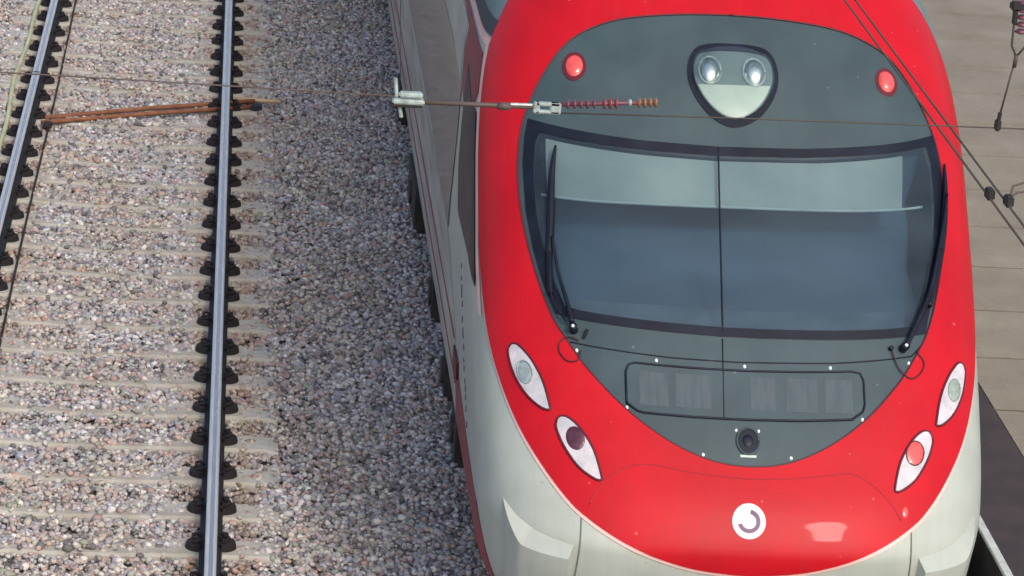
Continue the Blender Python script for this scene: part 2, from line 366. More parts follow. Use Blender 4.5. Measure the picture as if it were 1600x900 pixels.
TC = -0.774; RX = (TC-.87, TC+.87); SLY0 = 18.56; SP = .6
def stones(name, x0, x1, y0, y1, dens, mat_):
    n = int((x1-x0)*(y1-y0)*dens)
    X = rng.uniform(x0, x1, n); Y = rng.uniform(y0, y1, n)
    sp = (Y-SLY0+SP/2) % SP-SP/2                     # distance along track from the nearest sleeper axis
    onsl = (np.abs(sp) < .13) & (X > TC-1.3) & (X < TC+1.3)
    rail = (np.abs(X-RX[0]) < .085) | (np.abs(X-RX[1]) < .085)
    mid = np.abs(X-TC) < .70
    seat = (np.abs(np.abs(X-TC)-.87) < .17)
    front = sp < -.050 + rng.normal(0, .014, n)       # the bare front lip of each sleeper
    keep = ~rail & ~(onsl & seat) & ~(onsl & mid & front & (rng.random(n) > .13)) & ~(onsl & ~mid & (rng.random(n) > .50))
    X, Y, sp, onsl = X[keep], Y[keep], sp[keep], onsl[keep]; n = len(X)
    R = np.clip(rng.normal(.0205, .0055, n), .010, .038)
    Z = np.where(onsl, -.178, -.205)+rng.uniform(-.012, .016, n)
    Z = np.where(X > .62, Z-.03*np.clip((X-.62)/.3, 0, 1)+.0, Z)
    ph = (1+5**.5)/2
    iv = np.array([(-1,ph,0),(1,ph,0),(-1,-ph,0),(1,-ph,0),(0,-1,ph),(0,1,ph),(0,-1,-ph),(0,1,-ph),(ph,0,-1),(ph,0,1),(-ph,0,-1),(-ph,0,1)])/math.sqrt(1+ph*ph)
    fi = np.array([(0,11,5),(0,5,1),(0,1,7),(0,7,10),(0,10,11),(1,5,9),(5,11,4),(11,10,2),(10,7,6),(7,1,8),(3,9,4),(3,4,2),(3,2,6),(3,6,8),(3,8,9),(4,9,5),(2,4,11),(6,2,10),(8,6,7),(9,8,1)])
    A = rng.normal(size=(n, 3, 3)); Q, _ = np.linalg.qr(A)
    scl = rng.uniform(.65, 1.25, (n, 1, 3))
    V = iv[None]*(1+rng.uniform(-.28, .22, (n, 12, 1)))*scl
    V = np.einsum('nij,nkj->nki', Q, V)*R[:, None, None]
    V[:, :, 2] *= .8
    V += np.stack([X, Y, Z], 1)[:, None, :]
    F = (fi[None]+12*np.arange(n)[:, None, None]).reshape(-1)
    me = bpy.data.meshes.new(name); me.vertices.add(n*12); me.vertices.foreach_set('co', V.reshape(-1).astype(np.float32))
    me.loops.add(n*60); me.loops.foreach_set('vertex_index', F.astype(np.int32))
    me.polygons.add(n*20); me.polygons.foreach_set('loop_start', np.arange(0, n*60, 3, dtype=np.int32))
    me.materials.append(mat_); me.update(calc_edges=True); me.validate()
    o = bpy.data.objects.new(name, me); link(o); return o
tag(stones('ballast', -3.3, 2.1, 15.5, 38, 1550, ms), kind='stuff')

# ============================================================ TRACK
def rail(name, x, y0, y1, label, group):
    prof = [(-.07,-.16),(.07,-.16),(.07,-.148),(.022,-.133),(.009,-.12),(.009,-.045),(.034,-.034),(.036,-.008),(.029,-.001),(-.029,-.001),(-.036,-.008),(-.034,-.034),(-.009,-.045),(-.009,-.12),(-.022,-.133),(-.07,-.148)]
    n = len(prof); v = [(x+a, y, z) for y in (y0, y1) for a, z in prof]; f = []; mi = []
    for i in range(n): f.append((i, (i+1) % n, n+(i+1) % n, n+i)); mi.append(1 if i in (7, 8, 9) else 0)
    f += [tuple(range(n))[::-1], tuple(range(n, 2*n))]; mi += [0, 0]
    o = obj(name, v, f, None, mats=[M['railweb'], M['steel']], midx=mi)
    return tag(o, label, 'rail', group)
rg = 'rails of the empty track'
rl = rail('rail', RX[0], 5, 90, 'steel rail at the left edge of the photo, beside the pale green conduit', rg)
rr = rail('rail', RX[1], 5, 90, 'steel rail running straight down the ballast between empty track and train', rg)
j = MB(); j.box((RX[0]-.038, 30.70, -.03), (RX[0]-.0365, 30.78, -.01)); j.box((RX[0]+.010, 30.35, -.115), (RX[0]+.028, 31.05, -.055), .004)
j.box((RX[0]-.028, 30.35, -.115), (RX[0]-.010, 31.05, -.055), .004)
for k in (-.25, -.1, .1, .25): j.tube([(RX[0]-.04, 30.7+k, -.085), (RX[0]+.04, 30.7+k, -.085)], .012, 6)
j.build('joint_bar', M['railweb'], rl)
j = MB(); j.box((RX[0]-.0305, 27.9-.012+1.2, -.0012), (RX[0]+.0305, 29.10+.018, .0006)); j.build('rail_joint', M['cable'], rl)
tg = 'rails under the train'
rail('rail', XC-.87, 5, 90, 'rail in the shadow under the left wheels of the train', tg)
rail('rail', XC+.87, 5, 90, 'rail in the dark gap between train and platform edge', tg)

# sleeper prototype
def sleeper_mesh():
    sec = [-1.3, -1.22, -1.05, -.87, -.68, -.45, -.2, 0, .2, .45, .68, .87, 1.05, 1.22, 1.3]
    v = []; f = []
    for x in sec:
        a = abs(x); top = -.163 if a > .62 else -.163-.022*(1-(a/.62)**2)
        if a > 1.25: top -= .02
        hw = .115 if a > .62 else .095+.02*(a/.62); b = .145
        v += [(x, -b, -.36), (x, -hw-.012, top-.02), (x, -hw, top), (x, hw, top), (x, hw+.012, top-.02), (x, b, -.36)]
    n = 6
    for i in range(len(sec)-1):
        for k in range(n-1): f.append((i*n+k, i*n+k+1, (i+1)*n+k+1, (i+1)*n+k)[::-1])
    f.append(tuple(range(n))); f.append(tuple((len(sec)-1)*n+k for k in range(n))[::-1])
    me = bpy.data.meshes.new('sleeper'); me.from_pydata(v, [], f); me.materials.append(M['concrete']); me.update(); return me
def clip_mesh():
    b = MB()
    # shoulder: a fat half disc; spring clip: a looped bar on top
    n = 9; v = []
    for z, r in ((-.165, .085), (-.125, .078), (-.108, .05)):
        v += [(r*1.1*math.sin(k*math.pi/(n-1)), -r*math.cos(k*math.pi/(n-1)), z) for k in range(n)]
    f = []
    for i in range(2):
        for k in range(n-1): f.append((i*n+k, i*n+k+1, (i+1)*n+k+1, (i+1)*n+k))
        f.append((i*n+n-1, i*n, (i+1)*n, (i+1)*n+n-1))
    f.append(tuple(2*n+k for k in range(n)))
    b.add(v, f)
    b.tube([(-.012, -.06, -.118), (.02, -.066, -.098), (.045, -.04, -.094), (.045, .0, -.10), (.02, .02, -.098), (.0, .055, -.10), (.04, .062, -.10)], .011, 6)
    me = bpy.data.meshes.new('clip'); me.from_pydata(b.v, [], b.f); me.materials.append(M['clip']); me.update(); return me
smesh = sleeper_mesh(); cmesh = clip_mesh()
def sleeper(i, y, label, grp):
    o = bpy.data.objects.new('sleeper', smesh); col.objects.link(o); o.location = (TC, y, 0); o.rotation_euler.z = random.uniform(-.006, .006)
    tag(o, label, 'sleeper', grp)
    for r in (-.87, .87):
        for sd in (-1, 1):
            c = bpy.data.objects.new('rail_clip', cmesh); col.objects.link(c); c.parent = o
            c.location = (r+sd*.066, random.uniform(-.006, .006), random.uniform(-.004, .004)); c.rotation_euler.z = math.pi if sd < 0 else 0
ords = 'lowest second third fourth fifth sixth seventh eighth ninth tenth eleventh twelfth thirteenth fourteenth fifteenth'.split()
ytie = 28.05
nn = [k for k in range(-2, 27)]
vis = [k for k in nn if SLY0+SP*k > 17.75]; inf = [k for k in vis if SLY0+SP*k < ytie]; beh = [k for k in vis if SLY0+SP*k >= ytie]
for r_, o_ in ((RX[0], rl), (RX[1], rr)):
    b = MB(); b.box((r_-.010, 5, -.0008), (r_+.014, 90, .0006)); b.build('worn_band', M['worn'], o_)
for k in nn:
    y = SLY0+SP*k
    if k in inf:
        q = inf.index(k)
        if q < 8: lab = 'concrete sleeper across the empty track, %s one up from the bottom edge of the photo' % ords[q] if q else 'concrete sleeper across the empty track, lowest one in the photo'
        else:
            q = len(inf)-1-inf.index(k)
            lab = 'concrete sleeper across the empty track, %s one below the rusty cross bars' % (ords[q] if q else 'first')
    elif k in beh:
        q = beh.index(k)
        if q < 5: lab = 'concrete sleeper across the empty track, %s one above the rusty cross bars' % (ords[q] if q else 'first')
        else: lab = 'concrete sleeper across the empty track near the top edge, %s from the rusty bars' % ords[q]
    else: continue
    sleeper(k, y, lab, 'concrete sleepers of the empty track')

# rusty bars across the track, cable, conduit
tb = empty('cross_bar', (TC+.3, 28.2, -.15), 'pair of thin rusty bars lying across the empty track from rail to rail', 'bars')
for (a, b_) in (((-1.50, 28.10, -.148), (.36, 28.98, -.140)), ((-1.52, 27.93, -.148), (.40, 28.80, -.142))):
    b = MB(); b.tube([a, tuple((a[i]+b_[i])/2+(0, .02, .004)[i] for i in range(3)), b_], .021, 8); b.build('bar', M['rust'], tb, True)
b = MB(); b.tube([(.18, 29.02, -.14), (.60, 28.98, -.135)], .02, 8); b.build('pale_end', M['palewood'], tb, True)
b = MB(); b.box((.33, 28.70, -.165), (.43, 28.82, -.115), .01); b.build('end_clamp', M['cable'], tb)
b = MB(); b.box((-1.50, 27.80, -.165), (-1.42, 27.90, -.12), .01); b.build('end_clamp', M['cable'], tb)
b = MB(); b.tube([(-1.455+.006*math.sin(y*.7), y, -.155) for y in np.arange(15, 60, .5)], .009, 6)
tag(b.build('track_cable', M['cable'], None, True), 'thin black cable lying along the inner side of the left rail', 'cable')
b = MB(); b.tube([(-1.83+.018*math.sin(y*.8)+.012*math.sin(y*2.3), y, -.155) for y in np.arange(20, 60, .3)], .021, 8)
tag(b.build('conduit', M['pale'], None, True), 'pale yellow green conduit running outside the left rail at the photo edge', 'conduit')

# ============================================================ PLATFORM
mp_ = bpy.data.materials.new('platform_paving'); mp_.use_nodes = True; t = mp_.node_tree; N = t.nodes; L = t.links; p = N['Principled BSDF']; p.inputs['Roughness'].default_value = .9
tc = N.new('ShaderNodeTexCoord')
n1 = N.new('ShaderNodeTexNoise'); n1.inputs['Scale'].default_value = 1.6; n1.inputs['Detail'].default_value = 8; n1.inputs['Roughness'].default_value = .65; L.new(tc.outputs['Object'], n1.inputs['Vector'])
r1 = N.new('ShaderNodeValToRGB'); r1.color_ramp.elements[0].position = .3; r1.color_ramp.elements[1].position = .7
r1.color_ramp.elements[0].color = (.215, .18, .14, 1); r1.color_ramp.elements[1].color = (.30, .27, .21, 1); L.new(n1.outputs['Fac'], r1.inputs[0])
n2 = N.new('ShaderNodeTexNoise'); n2.inputs['Scale'].default_value = 55; n2.inputs['Detail'].default_value = 4; L.new(tc.outputs['Object'], n2.inputs['Vector'])
r2 = N.new('ShaderNodeValToRGB'); r2.color_ramp.elements[0].color = (.8, .8, .8, 1); r2.color_ramp.elements[1].color = (1.1, 1.1, 1.1, 1); L.new(n2.outputs['Fac'], r2.inputs[0])
mx = N.new('ShaderNodeMix'); mx.data_type = 'RGBA'; mx.blend_type = 'MULTIPLY'; mx.inputs[0].default_value = 1; L.new(r1.outputs[0], mx.inputs[6]); L.new(r2.outputs[0], mx.inputs[7])
L.new(mx.outputs[2], p.inputs['Base Color'])
bp = N.new('ShaderNodeBump'); bp.inputs['Strength'].default_value = .4; bp.inputs['Distance'].default_value = .004; L.new(n2.outputs['Fac'], bp.inputs['Height']); L.new(bp.outputs[0], p.inputs['Normal'])
PZ = .70; PE = 4.53
b = MB()
ys = 19.26-1.012*15; k = 0
while ys < 75:
    b.box((5.085, ys+.022, PZ-.07), (16, ys+1.0, PZ+random.uniform(-.0015, .0015)), 0); ys += 1.012
pl = b.build('platform', mp_); tag(pl, kind='structure')
b = MB(); b.box((PE+.04, 3, -.3), (17, 76, PZ-.008)); b.build('platform_base', M['pwall'], pl)
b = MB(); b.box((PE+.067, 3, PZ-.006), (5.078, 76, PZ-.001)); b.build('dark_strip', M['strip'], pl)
b = MB(); b.box((PE+.015, 3, PZ-.022), (PE+.065, 76, PZ+.004), .004); b.build('edge_line', M['coping'], pl)

# ============================================================ TRAIN
TR = empty('train', (XC, 17, 0), 'red and white commuter train with a rounded nose standing at the platform', 'train')
GREY = [(0,3.372),(-.36,3.362),(-.69,3.328),(-.90,3.268),(-1.045,3.184),(-1.14,3.07),(-1.215,2.94),(-1.275,2.80),(-1.305,2.66),(-1.305,2.49),(-1.275,2.33),(-1.225,2.19),(-1.155,2.04),(-1.08,1.918),(-1.0,1.835),(-.92,1.755),(-.84,1.69),(-.71,1.595),(-.555,1.504),(-.38,1.426),(-.195,1.373)]
GREY = GREY+[(0,1.356)]+[(-a, c) for a, c in GREY[1:]][::-1]
GREY = spline(GREY, 4)
WIND = [(-1.245,2.795),(-.94,2.782),(-.564,2.766),(-.107,2.757),(.378,2.764),(.855,2.785),(1.275,2.808),(1.298,2.66),(1.288,2.48),(1.24,2.31),(1.175,2.148),(1.10,1.99),(1.074,1.925),(.803,1.918),(.426,1.911),(.134,1.909),(-.119,1.909),(-.443,1.919),(-.729,1.929),(-.947,1.936),(-1.067,1.945),(-1.137,2.061),(-1.20,2.208),(-1.247,2.373),(-1.268,2.574),(-1.262,2.709)]
GL = [(-1.165,2.745),(-.9,2.735),(-.5,2.722),(-.107,2.714),(.378,2.722),(.80,2.742),(1.195,2.762),(1.222,2.66),(1.215,2.48),(1.18,2.31),(1.12,2.16),(1.05,2.01),(1.03,1.965),(.803,1.958),(.426,1.952),(.134,1.949),(-.119,1.949),(-.443,1.958),(-.729,1.968),(-.93,1.975),(-1.01,1.985),(-1.075,2.09),(-1.135,2.22),(-1.18,2.373),(-1.20,2.574),(-1.19,2.69)]
HOLE = [(-1.2,2.76),(0,2.73),(1.23,2.78),(1.255,2.5),(1.05,1.95),(0,1.93),(-1.04,1.96),(-1.22,2.4)]
REDL = [(-1.66,3.20),(-1.71,3.10),(-1.735,2.97),(-1.738,2.837),(-1.738,2.503),(-1.722,2.14),(-1.65,1.89),(-1.561,1.712),(-1.447,1.562),(-1.316,1.414),(-1.166,1.275),(-1.031,1.162),(-.939,1.10),(-.779,1.02),(-.567,.94),(-.316,.873),(-.067,.845)]
REDP = spline(REDL, 3, closed=False)
RED = [(-1.60,3.33),(-1.45,3.50),(-1.2,3.70),(-.8,3.86)]
RED = RED[::-1]+REDP
RED = RED+[(0,.843)]+[(-a, c) for a, c in RED][::-1]
def grow(P, d):
    out = []; n = len(P)
    cx = sum(q[0] for q in P)/n; A = sum(P[i][0]*P[(i+1) % n][1]-P[(i+1) % n][0]*P[i][1] for i in range(n)); sg = 1 if A > 0 else -1
    for i in range(n):
        a = P[i-1]; c = P[(i+1) % n]; tx, ty = c[0]-a[0], c[1]-a[1]; l = math.hypot(tx, ty) or 1
        out.append((P[i][0]+sg*ty/l*d, P[i][1]-sg*tx/l*d))
    return out
# body shell
YEND = 62
def shell():
    zs = list(np.arange(.42, 2.6, .06))+list(np.arange(2.6, 3.7, .045))+[3.7,3.75,3.8,3.84,3.87,3.9,3.92,3.94,3.96]
    ss = [x for x in np.arange(0, S1+.3, .055)]
    V = []; F = []
    hole = HOLE
    fs = [-x for x in ss[:0:-1]]+ss
    # front by CDT patch, sides as strips
    return fs, zs
BODY_OUT = [(-(S1+.5),.62),(-S1,.62),(-1.9,.60),(-1.75,.55),(-1.55,.46),(-1.2,.42),(1.2,.42),(1.55,.46),(1.75,.55),(1.9,.60),(S1,.62),(S1+.5,.62),(S1+.5,3.955),(-(S1+.5),3.955)]
body = patch('body', BODY_OUT, M['white'], TR, off=0, holes=[HOLE], gs=.055, gz=.05, rim=0, dens=.05)
b = MB(); v = []; f = []
zs = [.62, .66, .7, .8, .95, 1.1, 1.4, 1.8, 2.2, 2.4, 2.55, 2.7, 2.8, 2.9, 3.0, 3.1, 3.2, 3.3, 3.4, 3.5, 3.6, 3.7, 3.78, 3.85, 3.9, 3.93, 3.955]
for sg in (-1, 1):
    base = len(v)
    for z in zs:
        y = S(sg*(S1+.5), z).y
        v += [(XC+sg*Wd(z), y, z), (XC+sg*Wd(z), YEND, z)]
    for i in range(len(zs)-1):
        q = (base+2*i, base+2*i+1, base+2*i+3, base+2*i+2); f.append(q if sg > 0 else q[::-1])
n = len(zs); f.append((2*n-2, 4*n-2, 4*n-1, 2*n-1)); 
# end wall
f.append(tuple(2*i+1 for i in range(n))+tuple(2*n+2*i+1 for i in range(n))[::-1])
# floor
f.append((0, 1, 2*n+1, 2*n))
# roof cap over the front
side = obj('side_wall', v, f, M['white'], TR, smooth=False)
capP = [S(s, 3.955) for s in np.linspace(-(S1+.5), S1+.5, 60)]
obj('roof_cap', capP, [tuple(range(60))], M['roof'], TR)

# red cover, pale trim, grey mask
patch('trim_line', grow(RED, .019), M['trim'], TR, off=.006, holes=[GREY], gs=.06, rim=.006)
red = patch('red_cover', RED, M['red'], TR, off=.012, holes=[GREY], gs=.055, rim=.010)
grey = patch('grey_mask', grow(GREY, -.002), M['grey'], TR, off=.0045, holes=[HOLE], gs=.05, rim=.012)
ribbon('mask_seal', GREY, .006, M['lamprim'], TR, off=.009, closed=True)
# windshield
seal = patch('windshield_seal', WIND, M['black'], TR, off=.011, holes=[GL], gs=.04, gz=.03, rim=.03)
ws = patch('windshield', grow(GL, .01), M['glass'], TR, off=.006, gs=.06, rim=0)
ribbon('centre_seam', [(-.107, 2.75), (-.122, 1.93)], .0055, M['black'], ws, off=.008)
# cab seen through the glass
CAB = [(-1.15,2.74),(0,2.72),(1.18,2.76),(1.2,2.5),(1.0,1.97),(0,1.95),(-1.0,1.975),(-1.17,2.35)]
def offcab(s, z): return -.08-.22*min(1, max(0, (2.78-z)/.2))*min(1, max(0, (z-1.93)/.35))
cab = patch('cab_interior', grow(CAB, .14), M['cab'], TR, offf=offcab, gs=.06, rim=0, autonorm=True)
BL = [(-1.135,2.735),(-.56,2.715),(-.108,2.706),(.49,2.716),(1.035,2.745),(.995,2.505),(.47,2.505),(-.118,2.502),(-.567,2.496),(-1.118,2.478)]
bl = patch('roller_blind', BL, M['blind'], TR, off=-.03, gs=.08, rim=.01)
ribbon('blind_bar', [(-1.155,2.472),(-.567,2.49),(-.118,2.496),(.47,2.499),(1.14,2.50)], .009, M['blindbar'], bl, off=-.026)
DS = [(-1.02,2.08),(-.5,2.10),(0,2.09),(.5,2.10),(1.05,2.09),(.98,1.98),(0,1.96),(-.97,1.985)]
patch('dashboard', DS, M['dash'], TR, offf=lambda s, z: -.05-.9*max(0, z-1.96), gs=.08, rim=0, autonorm=True)
# lower mask: panel outline, seam and bolts
PN = [(-.672,1.60),(-.672,1.735),(-.655,1.765),(-.62,1.775),(-.30,1.768),(0,1.765),(.30,1.770),(.60,1.777),(.65,1.768),(.668,1.735),(.668,1.635),(.655,1.605),(.59,1.572),(.30,1.562),(0,1.558),(-.30,1.56),(-.58,1.566),(-.615,1.572)]
pn = patch('access_panel', PN, M['grey'], TR, off=.008, gs=.06, rim=.006)
for k, (a0, a1) in enumerate(((-.60, -.44), (-.40, -.20), (.02, .16), (.22, .40), (.44, .60))):
    patch('panel_slat', [(a0, 1.60), (a1, 1.597), (a1, 1.738), (a0, 1.742)], M['murk'], pn, off=.0095, gs=.08, rim=.002)
ribbon('panel_seal', PN, .007, M['black'], pn, off=.008, closed=True)
ribbon('mask_joint', [(-.98,1.832),(-.73,1.822),(-.41,1.808),(-.05,1.802),(.49,1.812),(.97,1.835)], .0045, M['black'], TR, off=.005)
ribbon('panel_joint', [(-.124,1.90),(-.134,1.56)], .003, M['black'], TR, off=.008)
for s, z in [(-.945,1.80),(-.50,1.792),(-.006,1.785),(.48,1.792),(.95,1.806),(-.257,1.402),(.235,1.402),(.65,1.572),(-.672,1.582)]:
    dome('bolt', s, z, .009, .008, .006, M['bolt'], TR, base=.006)
# coupling camera opening
cm = patch('camera_port', ell(-.005, 1.467, .056, .05), M['black'], TR, off=.009, gs=.03, gz=.03, rim=.006, dens=.02)
ribbon('port_ring', ell(-.005, 1.467, .062, .056), .006, M['grey'], cm, off=.010, closed=True)
dome('port_lens', -.005, 1.468, .032, .028, .008, M['black'], cm, base=.008)
patch('port_plate', [(-.05,1.398),(.04,1.398),(.04,1.408),(-.05,1.408)], M['silver'], cm, off=.008, gs=.03, gz=.02, rim=.003)
for s in (-.068, .058): dome('port_screw', s, 1.512, .008, .007, .005, M['bolt'], cm, base=.006)
# top headlight
HD = spline([(-.24,3.205),(-.15,3.232),(0,3.238),(.15,3.232),(.235,3.208),(.277,3.145),(.272,3.05),(.21,2.955),(.12,2.885),(0,2.848),(-.115,2.878),(-.208,2.95),(-.27,3.04),(-.282,3.13)], 4)
hl = patch('headlight', HD, M['black'], TR, off=.014, gs=.05, gz=.04, rim=.012)
HI = grow(HD, -.038)
patch('lamp_back', HI, M['lampback'], hl, off=.017, gs=.05, gz=.04, rim=.004)
lowp = [q for q in grow(HI, -.006) if q[1] < 3.052]
patch('silver_plate', lowp, M['silver'], hl, off=.021, gs=.05, gz=.04, rim=.004)
for s in (-.147, .128):
    ribbon('reflector_ring', ell(s, 3.106, .070, .064), .006, M['clearlens'], hl, off=.022, closed=True)
    dome('reflector', s, 3.106, .066, .060, .03, M['bowl'], hl, base=.02)
cc = (0, 3.05)
patch('lamp_glass', grow(HD, -.028), M['cover'], hl, offf=lambda s, z: .022+.045*max(0, 1-(s/.26)**2-((z-3.05)/.19)**2)**.5, gs=.04, gz=.03, rim=0, autonorm=True)
# red marker lamps
for s in (-.982, .982):
    tl = patch('marker_lamp', ell(s, 3.076, .074, .066), M['lamprim'], TR, off=.011, gs=.04, gz=.03, rim=.006, dens=.02)
    dome('lens', s, 3.078, .055, .049, .022, M['redlens'], tl, base=.012)
# the four leaf shaped lamps
LO = [(-1.372,1.742),(-1.335,1.765),(-1.285,1.757),(-1.215,1.716),(-1.150,1.64),(-1.112,1.545),(-1.112,1.522),(-1.16,1.522),(-1.25,1.557),(-1.335,1.625),(-1.378,1.70)]
LI = [(-1.072,1.478),(-1.045,1.505),(-.995,1.502),(-.93,1.462),(-.865,1.385),(-.828,1.285),(-.830,1.258),(-.87,1.262),(-.955,1.302),(-1.03,1.375),(-1.07,1.44)]
defs = [(LO, 1, 'clearlens', (-1.262,1.655), 'outer lamp with a grey lens on the left'), (LI, 1, 'darklens', (-.965,1.420), 'inner lamp with a dark maroon lens'),
        (LO, -1, 'greenlens', (-1.262,1.655), 'outer lamp with a green grey lens on the right'), (LI, -1, 'redlens', (-.955,1.415), 'inner lamp with a red lens')]
for P, sg, lm, (bs, bz), lab in defs:
    P = spline(P, 3); bs = sg*bs
    if sg < 0: P = mirror(P)
    hd = patch('lamp_housing', P, M['housing'], TR, off=.017, gs=.04, gz=.03, rim=.006, dens=.02); hd['label'] = lab
    ribbon('lamp_rim', P, .0075, M['lamprim'], hd, off=.014, closed=True, dens=.02)
    big = .070 if lm in ('darklens', 'redlens') else .064
    dome('lens', bs, bz, big*.78, big*.72, .006, M[lm], hd, base=.018)
    if lm != 'darklens': ribbon('lens_ring', ell(bs, bz, big*.8, big*.74), .004, M['clearlens' if lm != 'redlens' else 'darklens'], hd, off=.020, closed=True, dens=.02)
# nose hatch seam, faint catch, white front panel seams
ribbon('hatch_seam', spline([(-.90,1.145),(-.855,1.21),(-.80,1.268),(-.70,1.32),(-.56,1.345),(-.33,1.322),(0,1.304),(.29,1.317),(.50,1.336),(.60,1.332),(.71,1.278),(.80,1.205),(.86,1.13)], 3, False), .0045, M['seamred'], TR, off=.0105)
dome('hatch_catch', .885, 1.165, .020, .026, .006, M['redlens'], TR, base=.010)
for s0, s1 in ((-.945, -.975), (.93, .95)):
    ribbon('front_panel_joint', [(s0, 1.085), (s0*.7+s1*.3, .95), (s1, .75), (s1, .46)], .0045, M['seamgrey'], TR, off=.001)
# round emblem on the nose
lg = patch('emblem', ell(-.012, 1.119, .094, .081, 40), M['logow'], TR, off=.016, gs=.04, gz=.03, rim=.004, dens=.015)
aa = [math.radians(a) for a in np.linspace(80, -165, 40)]
arc = [(-.012+.064*math.cos(a), 1.119+.054*math.sin(a)) for a in aa]+[(-.012+.041*math.cos(a), 1.119+.034*math.sin(a)) for a in aa[::-1]]
patch('emblem_arc', arc, M['logop'], lg, off=.018, gs=.03, gz=.02, rim=.002, dens=.012)
# bumper corners with a bright upper ledge
def bump(sg):
    n = 26; SS = [-1.475+(1.475-.99)*i/(n-1) for i in range(n)]
    zu = lambda s: np.interp(s, [-1.475,-1.36,-1.22,-1.10,-.99], [1.062,1.008,.970,.950,.938])
    zl = lambda s: np.interp(s, [-1.475,-1.37,-1.257,-1.18,-.99], [1.060,.975,.905,.897,.893])
    of = lambda s: .085*min(1, (s+1.475)/.20)**.8
    P = lambda s, z, o: S(s*sg, z)+Nn(s*sg, z)*o
    def strip(rows, name, parent, smooth=True):
        v = [q for r in rows for q in r]; m = len(rows[0]); f = []
        for i in range(len(rows)-1):
            for k in range(m-1):
                q = (i*m+k, i*m+k+1, (i+1)*m+k+1, (i+1)*m+k); f.append(q if sg < 0 else q[::-1])
        return obj(name, v, f, M['white'], parent, smooth=smooth)
    low = [[P(s, zl(s)+(.455-zl(s))*j/10, of(s)) for s in SS] for j in range(11)]
    o = strip(low, 'bumper_corner', TR)
    strip([[P(s, zu(s)-.0, -.002) for s in SS], [P(s, zl(s), of(s)) for s in SS]], 'bumper_ledge', o)
    s = -.99; strip([[P(s, zl(s)+(.455-zl(s))*j/10, of(s)) for j in range(11)]+[P(s, .455, of(s))], [P(s, zu(s)-(zu(s)-.455)*j/10, -.01) for j in range(11)]+[P(s, .455, -.01)]], 'bumper_end', o, False)
bump(1); bump(-1)
# wipers
def wiper(sg, blade, arm, link_, piv, lab):
    q = lambda P: [(a, c) for a, c in P]
    b = MB(); pts = [S(*p)+Nn(*p)*.05 for p in spline(q(arm), 6, False)]; b.tube(pts, [.016-.008*i/len(pts) for i in range(len(pts))], 6)
    pts = [S(*p)+Nn(*p)*.045 for p in spline(q(link_), 6, False)]; b.tube(pts, .0065, 6)
    o = b.build('wiper_arm', M['black'], TR, True); o['label'] = lab
    b = MB(); pts = [S(*p)+Nn(*p)*.028 for p in spline(q(blade), 6, False)]; n = len(pts)
    b.tube(pts, [.004+.020*math.sin(min(1, (i+1)/n*1.25)*math.pi*.75) for i in range(n)], 6); b.build('wiper_blade', M['black'], o, True)
    b = MB(); p0 = S(*piv); n0 = Nn(*piv); b.tube([p0, p0+n0*.06], .024, 12); b.build('wiper_pivot', M['black'], o, True)
    b = MB(); b.tube([p0+n0*.06, p0+n0*.066], .010, 10); b.build('pivot_nut', M['bolt'], o, True)
wiper(1, [(-1.055,2.69),(-1.075,2.55),(-1.085,2.35),(-1.095,2.18),(-1.09,2.02)], [(-.965,1.905),(-.99,1.99),(-1.04,2.12),(-1.07,2.27)], [(-1.0,1.91),(-1.06,1.97),(-1.09,2.05),(-1.085,2.2)], (-.958,1.885), 'left wiper standing upright')
wiper(-1, [(1.322,2.66),(1.292,2.50),(1.235,2.32),(1.155,2.14),(1.10,2.04)], [(.925,1.875),(.985,1.95),(1.10,2.10),(1.17,2.24),(1.25,2.42),(1.29,2.52)], [(.95,1.90),(1.04,2.00),(1.14,2.13),(1.21,2.28)], (.915,1.868), 'right wiper leaning along the window edge')
# washer hoses and small knobs beside the pivots
ribbon('washer_hose', spline([(-.93,1.84),(-.985,1.85),(-1.035,1.825),(-1.045,1.78),(-1.0,1.745),(-.94,1.755),(-.92,1.80)], 4, False), .004, M['hose'], TR, off=.018)
ribbon('washer_hose', spline([(.845,1.86),(.87,1.80),(.90,1.765),(.955,1.735),(1.02,1.755),(1.045,1.80),(1.0,1.85)], 4, False), .004, M['hose'], TR, off=.018)
b = MB()
for a, c in (((-.905,1.855), (-.88,1.89)),): b.tube([S(*a)+Nn(*a)*.012, S(*c)+Nn(*c)*.03], .009, 6)
b.build('washer_nozzle', M['black'], TR)
b = MB(); a = (.84,1.872); b.tube([S(*a), S(*a)+Nn(*a)*.03], .014, 8); b.build('washer_nozzle', M['black'], TR)
ribbon('window_corner_joint', [(.97,1.835),(1.08,1.90)], .004, M['black'], TR, off=.006)

# side livery and windows (left wall, outline given as world y,z)
def sidepatch(name, P, m, off, parent=TR, **k):
    P2 = densify(P, .35)
    o = patch(name, [(SY(y, z), z) for y, z in P2], m, parent, off=off, gs=k.get('gs', .5), gz=.12, rim=.004, dens=.12); return o
EN = -(S1+41)
def sp_(name, P, m, off, gs=.4, lab=None):
    o = patch(name, P, m, TR, off=off, gs=gs, gz=.12, rim=.004, dens=.10)
    if lab: o['label'] = lab
    return o
sp_('edge_trim', [(-1.752,3.05),(-1.80,3.04),(-1.805,2.60),(-1.80,2.0),(-1.73,1.80),(-1.69,1.80),(-1.752,2.10)], M['trim'], .009, gs=.05)
sp_('lower_panel', [(-4.3,1.50),(-3.95,1.30),(-3.75,1.05),(-3.8,.66),(EN,.66),(EN,1.60),(-5.2,1.58)], M['side'], .003)
sp_('side_window', [(-4.44,1.55),(-3.9,1.89),(-3.28,2.32),(-2.98,2.58),(-3.9,2.64),(-4.92,2.65),(EN,2.66),(EN,1.66),(-6.5,1.66)], M['sideglass'], .006, lab='long tinted side window band ending in a point')
